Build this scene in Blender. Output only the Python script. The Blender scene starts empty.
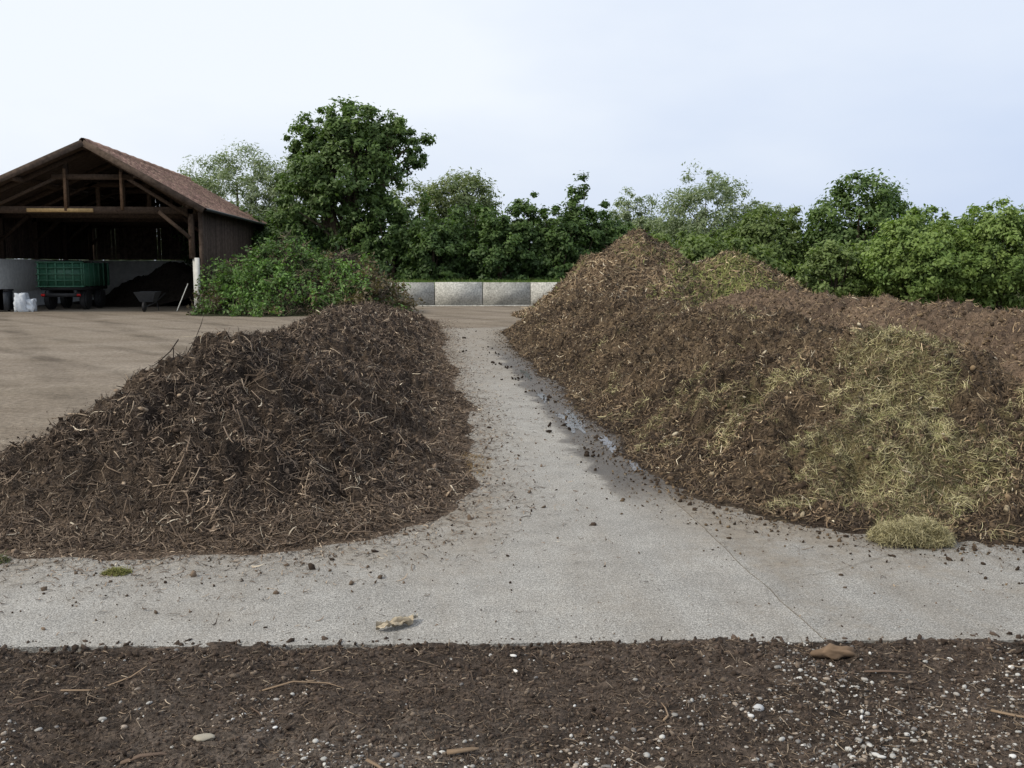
import bpy, math, numpy as np
from mathutils import Vector
rng=np.random.default_rng(7)
sc=bpy.context.scene
sc.view_settings.view_transform='Standard'; sc.view_settings.look='None'; sc.view_settings.exposure=0

# ---------------- noise ----------------
def _h(ix,iy,iz,seed):
    h=(ix.astype(np.int64)*374761393+iy.astype(np.int64)*668265263+iz.astype(np.int64)*2147483647+seed*974711)&0xffffffff
    h=((h^(h>>13))*1274126177)&0xffffffff
    h=(h^(h>>16))&0xffffffff
    return h/4294967295.0
def vn(x,y,seed=0):
    ix=np.floor(x);iy=np.floor(y);fx=x-ix;fy=y-iy
    fx=fx*fx*fx*(fx*(fx*6-15)+10);fy=fy*fy*fy*(fy*(fy*6-15)+10)
    z=np.zeros_like(ix)
    a=_h(ix,iy,z,seed);b=_h(ix+1,iy,z,seed);c=_h(ix,iy+1,z,seed);d=_h(ix+1,iy+1,z,seed)
    return ((a*(1-fx)+b*fx)*(1-fy)+(c*(1-fx)+d*fx)*fy)*2-1
def fbm(x,y,sc_,oct=4,seed=0,gain=.5):
    s=0;a=1;f=1/sc_;t=0
    for o in range(oct):
        c,sn=math.cos(.7*o+.3),math.sin(.7*o+.3)
        s=s+a*vn((x*c-y*sn)*f+17.3*o,(x*sn+y*c)*f-9.1*o,seed+o*31);t+=a;a*=gain;f*=2.03
    return s/t
def sstep(a,b,x):
    t=np.clip((x-a)/(b-a),0,1);return t*t*(3-2*t)

# ---------------- mesh helpers ----------------
def link(o,parent=None):
    sc.collection.objects.link(o)
    if parent is not None:o.parent=parent
    return o
def empty(name,loc=(0,0,0)):
    e=bpy.data.objects.new(name,None);e.empty_display_size=.2;e.location=loc;sc.collection.objects.link(e);return e
def npmesh(name,V,F,mat,cols=None,smooth=False,parent=None,add=True):
    V=np.ascontiguousarray(V.reshape(-1,3),dtype=np.float32);F=np.ascontiguousarray(F,dtype=np.int32)
    k=F.shape[1];me=bpy.data.meshes.new(name)
    me.vertices.add(len(V));me.vertices.foreach_set('co',V.ravel())
    me.loops.add(F.size);me.loops.foreach_set('vertex_index',F.ravel())
    me.polygons.add(len(F));me.polygons.foreach_set('loop_start',np.arange(len(F),dtype=np.int32)*k)
    me.polygons.foreach_set('loop_total',np.full(len(F),k,dtype=np.int32))
    me.update(calc_edges=True)
    if smooth:me.polygons.foreach_set('use_smooth',np.ones(len(F),dtype=bool))
    if cols is not None:
        ca=me.color_attributes.new('Col','FLOAT_COLOR','POINT')
        c4=np.ones((len(V),4),dtype=np.float32);c4[:,:3]=cols.reshape(-1,3);ca.data.foreach_set('color',c4.ravel())
    me.materials.append(mat)
    o=bpy.data.objects.new(name,me)
    if add:link(o,parent)
    return o
def grid(name,X,Y,Z,mat,cols=None,parent=None):
    n,m=X.shape;V=np.stack([X,Y,Z],-1)
    i=np.arange(n*m).reshape(n,m)
    F=np.stack([i[:-1,:-1],i[:-1,1:],i[1:,1:],i[1:,:-1]],-1).reshape(-1,4)
    return npmesh(name,V,F,mat,cols,True,parent)
def nrm(v):return v/np.maximum(np.linalg.norm(v,axis=-1,keepdims=True),1e-9)
def fibers(name,P,D,N,L,W,cols,mat,bend=.15,ribbon=False,parent=None,add=True):
    n=len(P);D=nrm(D);A=nrm(np.cross(D,N));B=np.cross(A,D)
    if ribbon:
        s=np.array([-.5,-.17,.17,.5]);rad=np.array([.7,1,1,.3])
        off=np.array([[-1,0],[1,0]])
    else:
        s=np.array([-.5,-.49,-.1,.3,.5]);rad=np.array([.05,1,.95,.8,.3])
        a=np.array([0,2.09,4.19]);off=np.stack([np.cos(a),np.sin(a)],-1)
    k=len(s);m=len(off)
    b1=(rng.normal(0,bend,n)*L);b2=(rng.normal(0,bend,n)*L)
    c=P[:,None]+D[:,None]*(L[:,None]*s)[...,None]+B[:,None]*(b1[:,None]*(s*s*4-.4))[...,None]+A[:,None]*(b2[:,None]*(s*s*4+s*1.2))[...,None]
    r=(W[:,None]/2*rad)
    V=c[:,:,None]+A[:,None,None]*(r[:,:,None]*off[:,0])[...,None]+B[:,None,None]*(r[:,:,None]*off[:,1])[...,None]
    f=[]
    for i in range(k-1):
        if ribbon:f.append([i*2,i*2+1,i*2+3,i*2+2])
        else:
            for j in range(3):f.append([i*3+j,i*3+(j+1)%3,(i+1)*3+(j+1)%3,(i+1)*3+j])
    F=(np.arange(n)*k*m)[:,None,None]+np.array(f)[None]
    C=np.repeat(cols,k*m,axis=0)
    return npmesh(name,V,F.reshape(-1,4),mat,C,False,parent,add)
import bmesh
def ico(sub):
    b=bmesh.new();bmesh.ops.create_icosphere(b,subdivisions=sub,radius=1)
    V=np.array([v.co[:] for v in b.verts]);F=np.array([[v.index for v in f.verts] for f in b.faces]);b.free();return V,F
ICO1=ico(1);ICO2=ico(2);ICO3=ico(3)
def rotm(n):
    q=nrm(rng.normal(size=(n,4)));w,x,y,z=q.T
    return np.stack([1-2*(y*y+z*z),2*(x*y-z*w),2*(x*z+y*w),2*(x*y+z*w),1-2*(x*x+z*z),2*(y*z-x*w),2*(x*z-y*w),2*(y*z+x*w),1-2*(x*x+y*y)],-1).reshape(n,3,3)
def lumps(name,P,S,cols,mat,jit=.42,flat=(.35,.9),base=ICO1,smooth=False,parent=None,zrot=False):
    n=len(P);BV,BF=base
    v=BV[None]*(1+rng.uniform(-jit,jit,(n,len(BV),1)))
    sx=np.stack([rng.uniform(.7,1.45,n),rng.uniform(.5,1,n),rng.uniform(flat[0],flat[1],n)],-1)
    v=v*sx[:,None]
    if zrot:
        a=rng.uniform(0,6.28,n);c,s=np.cos(a),np.sin(a)
        v=np.stack([v[...,0]*c[:,None]-v[...,1]*s[:,None],v[...,0]*s[:,None]+v[...,1]*c[:,None],v[...,2]],-1)
    else: v=np.einsum('nij,nvj->nvi',rotm(n),v)
    V=P[:,None]+v*S[:,None,None]
    F=(np.arange(n)*len(BV))[:,None,None]+BF[None]
    return npmesh(name,V,F.reshape(-1,3),mat,np.repeat(cols,len(BV),axis=0),smooth,parent)
def boxes(name,L,mat,parent=None,jit=0):
    V=[];F=[]
    for b in L:
        x0,x1,y0,y1,z0,z1=b;o=len(V)
        V+=[(x0,y0,z0),(x1,y0,z0),(x1,y1,z0),(x0,y1,z0),(x0,y0,z1),(x1,y0,z1),(x1,y1,z1),(x0,y1,z1)]
        F+=[[o,o+3,o+2,o+1],[o+4,o+5,o+6,o+7],[o,o+1,o+5,o+4],[o+1,o+2,o+6,o+5],[o+2,o+3,o+7,o+6],[o+3,o,o+4,o+7]]
    V=np.array(V,float)
    cols=np.repeat(rng.uniform(.7,1.25,(len(L),1))*np.ones((1,3)),8,axis=0)
    return npmesh(name,V,np.array(F),mat,cols,False,parent)
def beams(name,L,mat,parent=None):
    V=[];F=[]
    for p,q,w,h in L:
        p=Vector(p);q=Vector(q);d=(q-p).normalized();up=Vector((0,0,1))
        if abs(d.z)>.95:up=Vector((0,1,0))
        s=d.cross(up).normalized();u=s.cross(d);o=len(V)
        for c in(p,q):
            for a,b in((-1,-1),(1,-1),(1,1),(-1,1)):V.append(tuple(c+s*a*w/2+u*b*h/2))
        F+=[[o,o+1,o+2,o+3],[o+7,o+6,o+5,o+4]]+[[o+i,o+4+i,o+4+(i+1)%4,o+(i+1)%4] for i in range(4)]
    cols=np.repeat(rng.uniform(.7,1.25,(len(L),1))*np.ones((1,3)),8,axis=0)
    return npmesh(name,np.array(V,float),np.array(F),mat,cols,False,parent)
def tubes(name,L,mat,m=7,parent=None,add=True,col=None):
    V=[];F=[]
    for pts,rad in L:
        o=len(V);K=len(pts)
        for i in range(K):
            p=Vector(pts[i]);d=(Vector(pts[min(i+1,K-1)])-Vector(pts[max(i-1,0)])).normalized()
            a=d.cross(Vector((.3,.9,.1))).normalized();b=d.cross(a)
            for j in range(m):
                t=6.2832*j/m;V.append(tuple(p+(a*math.cos(t)+b*math.sin(t))*rad[i]))
        for i in range(K-1):
            for j in range(m):F.append([o+i*m+j,o+i*m+(j+1)%m,o+(i+1)*m+(j+1)%m,o+(i+1)*m+j])
    V=np.array(V,float)
    return npmesh(name,V,np.array(F),mat,np.ones((len(V),3)) if col is None else np.tile(col,(len(V),1)),True,parent,add)

# ---------------- materials ----------------
def newmat(name):
    m=bpy.data.materials.new(name);m.use_nodes=True;nt=m.node_tree;return m,nt,nt.nodes['Principled BSDF']
def N(nt,t,**k):
    n=nt.nodes.new(t)
    for a,b in k.items():
        if a in n.inputs.keys():n.inputs[a].default_value=b
        else:setattr(n,a,b)
    return n
def noise(nt,co,scale,detail=4,rough=.55):
    n=N(nt,'ShaderNodeTexNoise');n.inputs['Scale'].default_value=scale;n.inputs['Detail'].default_value=detail;n.inputs['Roughness'].default_value=rough
    nt.links.new(co,n.inputs['Vector']);return n.outputs['Fac']
def ramp(nt,f,a,b,ca,cb):
    r=N(nt,'ShaderNodeValToRGB');e=r.color_ramp.elements;e[0].position=a;e[1].position=b;e[0].color=(*ca,1) if hasattr(ca,'__len__') else (ca,ca,ca,1);e[1].color=(*cb,1) if hasattr(cb,'__len__') else (cb,cb,cb,1)
    nt.links.new(f,r.inputs[0]);return r.outputs[0]
def mix(nt,f,a,b,mode='MIX'):
    m=N(nt,'ShaderNodeMix');m.data_type='RGBA';m.blend_type=mode
    for s,v in((0,f),(6,a),(7,b)):
        if isinstance(v,(int,float)):
            m.inputs[s].default_value=v if s==0 else (v,v,v,1)
        elif isinstance(v,tuple):m.inputs[s].default_value=(*v,1)
        else:nt.links.new(v,m.inputs[s])
    return m.outputs[2]
def mapco(nt,scale=(1,1,1),rot=(0,0,0)):
    t=N(nt,'ShaderNodeTexCoord');mp=N(nt,'ShaderNodeMapping');mp.inputs['Scale'].default_value=scale;mp.inputs['Rotation'].default_value=rot
    nt.links.new(t.outputs['Object'],mp.inputs[0]);return mp.outputs[0]
def bump(nt,p,h,strength,dist):
    b=N(nt,'ShaderNodeBump');b.inputs['Strength'].default_value=strength;b.inputs['Distance'].default_value=dist
    nt.links.new(h,b.inputs['Height']);nt.links.new(b.outputs[0],p.inputs['Normal'])
def math_(nt,op,a,b=None,clamp=False):
    m=N(nt,'ShaderNodeMath',operation=op);m.use_clamp=clamp
    for i,v in enumerate((a,b)):
        if v is None:continue
        if isinstance(v,(int,float)):m.inputs[i].default_value=v
        else:nt.links.new(v,m.inputs[i])
    return m.outputs[0]
def mrange(nt,v,a,b,c=0,d=1):
    m=N(nt,'ShaderNodeMapRange');m.interpolation_type='SMOOTHSTEP'
    for i,q in enumerate((a,b,c,d)):m.inputs[i+1].default_value=q
    nt.links.new(v,m.inputs[0]);return m.outputs[0]
def vcmat(name,rough=.95,spec=.15,nscale=40,lo=.6,hi=1.4,bs=.5,bd=.02,trans=0,tint=(1,1,1),n2=None,plain=False):
    m,nt,p=newmat(name);a=N(nt,'ShaderNodeAttribute',attribute_name='Col')
    if plain:c=a.outputs['Color']
    else:
        co=mapco(nt);f=noise(nt,co,nscale,4,.65);c=mix(nt,1.0,a.outputs['Color'],ramp(nt,f,.32,.68,tuple(lo*t for t in tint),tuple(hi*t for t in tint)),'MULTIPLY')
        if n2:
            c=mix(nt,1.0,c,ramp(nt,noise(nt,co,n2,3,.6),.35,.65,.7,1.3),'MULTIPLY')
        if bs>0:bump(nt,p,f,bs,bd)
    nt.links.new(c,p.inputs['Base Color']);p.inputs['Roughness'].default_value=rough;p.inputs['Specular IOR Level'].default_value=spec
    if trans>0:
        t=N(nt,'ShaderNodeBsdfTranslucent');c2=mix(nt,1.0,c,(1.1,1.3,.5),'MULTIPLY');nt.links.new(c2,t.inputs[0])
        ms=N(nt,'ShaderNodeMixShader');ms.inputs[0].default_value=trans
        nt.links.new(p.outputs[0],ms.inputs[1]);nt.links.new(t.outputs[0],ms.inputs[2])
        nt.links.new(ms.outputs[0],nt.nodes['Material Output'].inputs[0])
    return m
M_pile=vcmat('compost_surface',nscale=60,lo=.35,hi=1.7,bs=1,bd=.03,n2=9)
M_fib=vcmat('plant_fiber',spec=.25,rough=.8,plain=True)
M_clod=vcmat('soil_clod',plain=True)
M_peb=vcmat('pebble_stone',spec=.4,rough=.6,plain=True)
M_leaf=vcmat('leaf_foliage',spec=.3,rough=.55,trans=.3,plain=True)
M_bark=vcmat('bark',nscale=8,lo=.7,hi=1.3,bs=.6,bd=.03)
M_wood=vcmat('dark_timber',nscale=12,lo=.6,hi=1.4,bs=.4,bd=.01,tint=(.062,.043,.031))
M_wood2=vcmat('weathered_boards',nscale=6,lo=.6,hi=1.4,bs=.4,bd=.01,tint=(.078,.057,.044))
M_woodLit=vcmat('lit_timber',nscale=12,lo=.7,hi=1.2,bs=.3,bd=.01,tint=(.50,.34,.16))  # timber with the yellow light put into its base colour
M_conc=vcmat('cast_concrete',nscale=3,lo=.75,hi=1.15,bs=.2,bd=.01,tint=(.44,.435,.40),n2=14)
M_concL=vcmat('pale_concrete',nscale=5,lo=.85,hi=1.1,bs=.2,bd=.01,tint=(.68,.68,.64))
M_tile=vcmat('clay_tiles',nscale=7,lo=.65,hi=1.35,bs=.5,bd=.02,tint=(.33,.205,.15),n2=1.2)
M_green=vcmat('green_paint',nscale=9,lo=.7,hi=1.2,bs=.1,bd=.005,tint=(.022,.085,.05),rough=.5,spec=.4)
M_black=vcmat('black_rubber',nscale=9,lo=.8,hi=1.2,bs=.1,bd=.005,tint=(.02,.02,.021),rough=.6,spec=.3)
M_bin=vcmat('dark_plastic',nscale=9,lo=.8,hi=1.2,bs=.05,bd=.005,tint=(.03,.033,.037),rough=.5,spec=.35)
M_bag=vcmat('white_woven_bag',nscale=25,lo=.85,hi=1.1,bs=.3,bd=.01,tint=(.62,.66,.70),rough=.7)
M_red=vcmat('red_lens',nscale=9,lo=.9,hi=1.1,bs=0,tint=(.4,.02,.02),rough=.3)

def pavemat(name,warm,dark):
    m,nt,p=newmat(name);co=mapco(nt)
    base=ramp(nt,noise(nt,co,.55,5,.6),.3,.7,(.285*dark,.274*dark,.252*dark),(.375*dark,.362*dark,.333*dark))
    base=mix(nt,1.0,base,ramp(nt,noise(nt,co,120,2,.8),.38,.62,.45,1.5),'MULTIPLY')
    base=mix(nt,1.0,base,ramp(nt,noise(nt,co,48,4,.8),.38,.62,.72,1.25),'MULTIPLY')
    base=mix(nt,1.0,base,ramp(nt,noise(nt,co,3.2,7,.78),.34,.66,.80,1.12),'MULTIPLY')
    stm=ramp(nt,noise(nt,mapco(nt,(2.0,.28,1)),1.0,7,.75),.42,.66,0,1)
    sep=N(nt,'ShaderNodeSeparateXYZ');nt.links.new(mapco(nt),sep.inputs[0]);sx,sy=sep.outputs[0],sep.outputs[1]
    far=mrange(nt,sy,7,27)
    dirt=math_(nt,'ADD',math_(nt,'MULTIPLY',stm,.38+warm*.3),math_(nt,'MULTIPLY',far,.75),True)
    dl=math_(nt,'ABSOLUTE',math_(nt,'SUBTRACT',sx,1.15))
    edge=math_(nt,'MULTIPLY',math_(nt,'MULTIPLY',mrange(nt,dl,.15,.95),mrange(nt,sy,5.3,7.0)),ramp(nt,noise(nt,co,2.2,7,.78),.32,.58,.15,1))
    dirt=math_(nt,'ADD',dirt,math_(nt,'MULTIPLY',edge,.85),True)
    dirt=math_(nt,'ADD',dirt,math_(nt,'MULTIPLY',ramp(nt,noise(nt,co,1.1,7,.78),.49,.68,0,1),.32+warm*.4),True)
    dc=ramp(nt,noise(nt,co,14,6,.8),.34,.66,(.125,.10,.072),(.28,.235,.178))
    c=mix(nt,math_(nt,'MULTIPLY',dirt,.7),base,dc)
    cr=ramp(nt,noise(nt,co,34,7,.82),.59,.67,0,1)
    c=mix(nt,math_(nt,'MULTIPLY',cr,math_(nt,'ADD',math_(nt,'MULTIPLY',dirt,.85),.12,True)),c,(.06,.045,.033))
    vv=N(nt,'ShaderNodeTexVoronoi');vv.feature='DISTANCE_TO_EDGE';vv.inputs['Scale'].default_value=.45
    wc=N(nt,'ShaderNodeTexNoise');wc.inputs['Scale'].default_value=2.5;wc.inputs['Detail'].default_value=6;nt.links.new(co,wc.inputs['Vector'])
    nt.links.new(mix(nt,.18,co,wc.outputs['Color'],'ADD'),vv.inputs['Vector'])
    ck=ramp(nt,vv.outputs['Distance'],.0015,.0045,1,0);ck=math_(nt,'MULTIPLY',ck,ramp(nt,noise(nt,co,.8,2),.52,.6,0,.5))
    c=mix(nt,ck,c,(.07,.06,.045))
    dd=math_(nt,'ABSOLUTE',math_(nt,'SUBTRACT',math_(nt,'ADD',sx,math_(nt,'MULTIPLY',noise(nt,co,1.3,6,.7),.9)),2.28))
    wet=math_(nt,'MULTIPLY',mrange(nt,dd,.46,.30),math_(nt,'MULTIPLY',mrange(nt,sy,7.0,8.2),mrange(nt,sy,27,18)))
    c=mix(nt,math_(nt,'MULTIPLY',wet,.92),c,mix(nt,1.0,c,(.27,.24,.21),'MULTIPLY'))
    nt.links.new(math_(nt,'SUBTRACT',.9,math_(nt,'MULTIPLY',wet,.42)),p.inputs['Roughness'])
    nt.links.new(c,p.inputs['Base Color']);p.inputs['Specular IOR Level'].default_value=.3
    bump(nt,p,math_(nt,'ADD',noise(nt,co,110,3,.7),math_(nt,'MULTIPLY',noise(nt,co,9,3,.6),.6)),.8,.009)
    return m
M_paveA=pavemat('worn_concrete',0.0,1.0);M_paveB=pavemat('stained_concrete',1.0,.88)
def groundmat(name,ca,cb,cc,sx,sy,sp=20,tracks=False):
    m,nt,p=newmat(name);co=mapco(nt)
    c=ramp(nt,noise(nt,mapco(nt,(sx,sy,1),(0,0,.12)),1,7,.7),.3,.7,ca,cb)
    c=mix(nt,ramp(nt,noise(nt,co,.25,6,.7),.45,.65,0,.6),c,cc)
    if tracks:
        for ang,s_,o_ in((.9,.16,.6),(1.15,.11,.55)):
            w_=N(nt,'ShaderNodeTexWave');w_.inputs['Scale'].default_value=s_;w_.inputs['Distortion'].default_value=1.2;w_.inputs['Detail'].default_value=2;w_.inputs['Detail Scale'].default_value=.3
            w_.bands_direction='Y';nt.links.new(mapco(nt,(1,1,1),(0,0,ang)),w_.inputs['Vector'])
            k=math_(nt,'MULTIPLY',ramp(nt,w_.outputs['Fac'],.84,.98,0,1),ramp(nt,noise(nt,co,.6,6,.7),.36,.6,0,1))
            c=mix(nt,math_(nt,'MULTIPLY',k,o_),c,mix(nt,1.0,c,(.55,.54,.53),'MULTIPLY'))
    c=mix(nt,1.0,c,ramp(nt,noise(nt,co,sp,6,.8),.38,.62,.7,1.3),'MULTIPLY')
    nt.links.new(c,p.inputs['Base Color']);p.inputs['Roughness'].default_value=1;p.inputs['Specular IOR Level'].default_value=.1
    bump(nt,p,noise(nt,co,9,6,.75),.8,.03);return m
M_yard=groundmat('packed_dirt',(.16,.13,.10),(.26,.222,.178),(.18,.148,.11),.4,.75,11,True)
M_ground=groundmat('meadow_ground',(.05,.06,.025),(.10,.09,.045),(.06,.08,.03),.5,.5,6)
M_joint,nt,p=newmat('joint_filler');nt.links.new(ramp(nt,noise(nt,mapco(nt),20,3),.3,.7,(.08,.065,.05),(.20,.17,.13)),p.inputs['Base Color']);p.inputs['Roughness'].default_value=1
M_wet,nt,p=newmat('dirty_water');p.inputs['Roughness'].default_value=.12;p.inputs['Specular IOR Level'].default_value=.45
nt.links.new(ramp(nt,noise(nt,mapco(nt),9,5),.3,.7,(.02,.016,.012),(.06,.05,.04)),p.inputs['Base Color']);bump(nt,p,noise(nt,mapco(nt),40,4),.25,.004)

# ---------------- world, sun, camera ----------------
w=bpy.data.worlds.new("World");sc.world=w;w.use_nodes=True;nt=w.node_tree
bg=nt.nodes['Background'];bg.inputs[1].default_value=.105
sky=N(nt,'ShaderNodeTexSky',sky_type='NISHITA');sky.sun_disc=False;sky.sun_elevation=math.radians(45);sky.sun_rotation=math.radians(-108);sky.dust_density=3;sky.air_density=1.2
tc=N(nt,'ShaderNodeTexCoord');mp=N(nt,'ShaderNodeMapping');mp.inputs['Scale'].default_value=(1,1,2.6);nt.links.new(tc.outputs['Generated'],mp.inputs[0])
cl=noise(nt,mp.outputs[0],1.6,5,.5)
sp=N(nt,'ShaderNodeSeparateXYZ');nt.links.new(tc.outputs['Generated'],sp.inputs[0])
g=math_(nt,'ADD',math_(nt,'MULTIPLY',cl,1.1),math_(nt,'MULTIPLY',sp.outputs[0],-.5))
g=math_(nt,'ADD',g,math_(nt,'MULTIPLY',sp.outputs[2],.6))
hz=ramp(nt,g,.36,.86,(6.3,7.3,9.3),(9.2,9.7,10.4))
nt.links.new(mix(nt,.9,sky.outputs[0],hz),bg.inputs[0])
sd=Vector((-.72,-.26,.70)).normalized()
l=bpy.data.lights.new('sun','SUN');l.energy=2.7;l.angle=math.radians(7);l.color=(1,.92,.79)
lo=bpy.data.objects.new('sun',l);lo.rotation_euler=sd.to_track_quat('Z','Y').to_euler();sc.collection.objects.link(lo)
cam=bpy.data.cameras.new('camera');cam.sensor_width=36;cam.lens=35.16;cam.clip_end=2000
co=bpy.data.objects.new('camera',cam);co.location=(0,0,1.8);co.rotation_euler=(math.radians(90-6.73),0,math.radians(-4.92));sc.collection.objects.link(co);sc.camera=co

# ---------------- ground sheets ----------------
def poly(name,pts,z,mat,thick=0):
    b=bmesh.new();vs=[b.verts.new((x,y,z)) for x,y in pts];f=b.faces.new(vs)
    b.normal_update()
    if f.normal.z<0:f.normal_flip()
    if thick:
        r=bmesh.ops.extrude_face_region(b,geom=[f]);
        for e in r['geom']:
            if isinstance(e,bmesh.types.BMVert):e.co.z-=thick
        bmesh.ops.recalc_face_normals(b,faces=b.faces)
    me=bpy.data.meshes.new(name);b.to_mesh(me);b.free();me.materials.append(mat);return link(bpy.data.objects.new(name,me))
poly('ground',[(-700,-300),(700,-300),(700,900),(-700,900)],-.085,M_ground)
ed=lambda x:4.63-.065*x
def wob(x0,x1,y0,y1,n,amp,seed):
    t=np.linspace(0,1,n);x=x0+(x1-x0)*t;y=y0+(y1-y0)*t
    o=amp*fbm(x*1.0+y,y*.7,.5,5,seed);L=math.hypot(x1-x0,y1-y0)
    return [(a-(y1-y0)/L*q,b+(x1-x0)/L*q) for a,b,q in zip(x,y,o)]
jl=wob(0,0,ed(1.9)+.0,46,420,.02,81)
def fr(x0,x1,n,s):return wob(x0,x1,ed(x0),ed(x1),n,.02,s)
poly('concrete_pavement',fr(-30,1.88,260,83)+[(1.896+a,b) for a,b in jl]+[(-2.4,46),(-2.4,6.9),(-30,8.4)],0,M_paveA,.08)
poly('concrete_pavement',[(25,46)]+[(1.904+a,b) for a,b in jl][::-1]+fr(1.92,25,200,85),0,M_paveB,.08)
poly('pavement_joint',[(1.8,4.6),(2.0,4.6),(2.0,46),(1.8,46)],-.004,M_joint)
poly('dirt_yard',[(-70,11),(-2.395,6.9),(-2.395,60),(-70,60)],-.004,M_yard)
poly('dirt_yard',[(-2.39,46.2)]+wob(-2.39,25,29.5,28,200,1.1,88)+[(25,46.2)],.004,M_yard)

# foreground soil strip
nx,ny=1300,260
u=np.linspace(-1,1,nx);xs=10*np.sinh(2*u)/math.sinh(2)+.4;v=np.linspace(0,1,ny);
X,V_=np.meshgrid(xs,v)
Y=1.6+(ed(X)+.35-1.6)*(V_**.8)
def soil_z(x,y):
    e=ed(x)+.06*fbm(x,y*0,.5,4,3)+.05*fbm(x,y,.08,3,8)
    z=-.006+.022*fbm(x,y,.45,3,11)+.015*fbm(x,y,.11,3,12)+.010*fbm(x,y,.04,3,13)
    q=(x+1.35)+.55*(y-3.9);tr=np.exp(-(q/.24)**4)
    z-=tr*(.012+.016*(np.sin((y-.7*np.abs(q))*2*math.pi/.11+1.5*fbm(x,y,.3,2,19))>.1)*(.6+.6*fbm(x,y,.2,3,18)))
    z+=.03*np.clip(fbm(x,y,.22,4,15)+.15,0,1)*np.exp(-((y-e+.2)/.16)**2)
    k=sstep(-.02,.05,y-e)
    return z*(1-k)+.012*(1-k)-.03*k
Z=soil_z(X,Y)
cn=fbm(X,Y,.5,4,21);c2=fbm(X,Y,.05,3,22)
c=np.array([.070,.053,.041])[None,None]*(1+.45*cn+.5*c2)[...,None]
lt=sstep(-.05,.5,fbm(X,Y,.8,4,25)+.25*(3.9-Y)/.6)[...,None]*.5
c=c*(1-lt)+np.array([.16,.132,.108])*lt
soil=grid('soil_strip',X,Y,Z,M_pile,c)
def pal(n,cols,p,var=.25):
    cols=np.array(cols);i=rng.choice(len(cols),n,p=np.array(p)/sum(p));return cols[i]*rng.uniform(1-var,1+var,(n,1))
def soilpts(n,ymin=2.5,ymax=4.75,edge=.04):
    y=rng.uniform(ymin,ymax,n);x=rng.uniform(-1,1,n)*(.62*y+1.6)+.4
    k=y<ed(x)-edge;return x[k],y[k]
vis=soil_z
BR=[(.048,.035,.027),(.082,.060,.046),(.15,.118,.09)]
x,y=soilpts(46000);s=np.minimum(rng.gamma(1.7,.0023,len(x))+.0015,.010)
lumps('soil_crumbs',np.stack([x,y,vis(x,y)+s*.2],-1),s,pal(len(x),BR,[5,5,2.5]),M_clod)
x,y=soilpts(7000,3.3,4.85,-.08);k=rng.uniform(size=len(x))<.08+np.exp(-((y-ed(x)+.16)/.24)**2);x=x[k];y=y[k];s=np.minimum(rng.gamma(1.8,.0048,len(x))+.003,.019)
lumps('soil_clods',np.stack([x,y,np.maximum(vis(x,y),-.002)+s*.15],-1),s,pal(len(x),BR,[6,4,.8]),M_clod,.45,(.3,.65))
x,y=soilpts(38000);dn=fbm(x,y,.45,3,44);k=rng.uniform(size=len(x))<np.clip(.10+.9*dn+.45*(4.0-y)+.12*(x-.6),.02,1);x=x[k];y=y[k];s=np.minimum(rng.gamma(1.5,.0023,len(x))+.0018,.014)
lumps('pebbles',np.stack([x,y,vis(x,y)+s*.3],-1),s,pal(len(x),[(.40,.39,.36),(.27,.255,.23),(.28,.23,.18),(.58,.57,.54),(.15,.14,.13)],[4,5,3,1.6,3]),M_peb,.1,(.4,.75),ICO2,True,zrot=True)
x,y=soilpts(24000);n=len(x);a=rng.uniform(0,6.28,n)
fibers('soil_twigs',np.stack([x,y,vis(x,y)+.006],-1),np.stack([np.cos(a),np.sin(a),rng.normal(0,.2,n)],-1),np.tile([0,0,1.],(n,1)),rng.gamma(1.6,.017,n)+.01,rng.uniform(.001,.0048,n),pal(n,[(.055,.04,.03),(.13,.095,.068),(.26,.195,.135),(.42,.34,.25)],[5,5,2.4,.5]),M_fib,.15)
big=[(-1.05,3.62,.15,.016,.2),(-.18,3.42,.13,.012,-.9),(.12,3.5,.10,.02,.1),(.95,3.75,.12,.010,1.2),(2.35,3.6,.2,.012,-.6),(-1.7,4.1,.22,.009,.5),(2.0,4.05,.16,.010,-.3),(-.7,3.95,.14,.008,2.2),(1.5,3.3,.12,.010,.6),(-.55,4.2,.3,.008,.1),(-1.4,4.28,.3,.009,.6)]
P=np.array([[b[0],b[1],soil_z(np.array([b[0]]),np.array([b[1]]))[0]+.012] for b in big])
fibers('broken_branch',P,np.array([[math.cos(b[4]),math.sin(b[4]),.05] for b in big]),np.tile([0,0,1.],(len(big),1)),np.array([b[2] for b in big])*1.2,np.array([b[3] for b in big])*1.2,pal(len(big),[(.13,.09,.065),(.24,.17,.11)],[1,1]),M_fib,.08)

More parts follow.
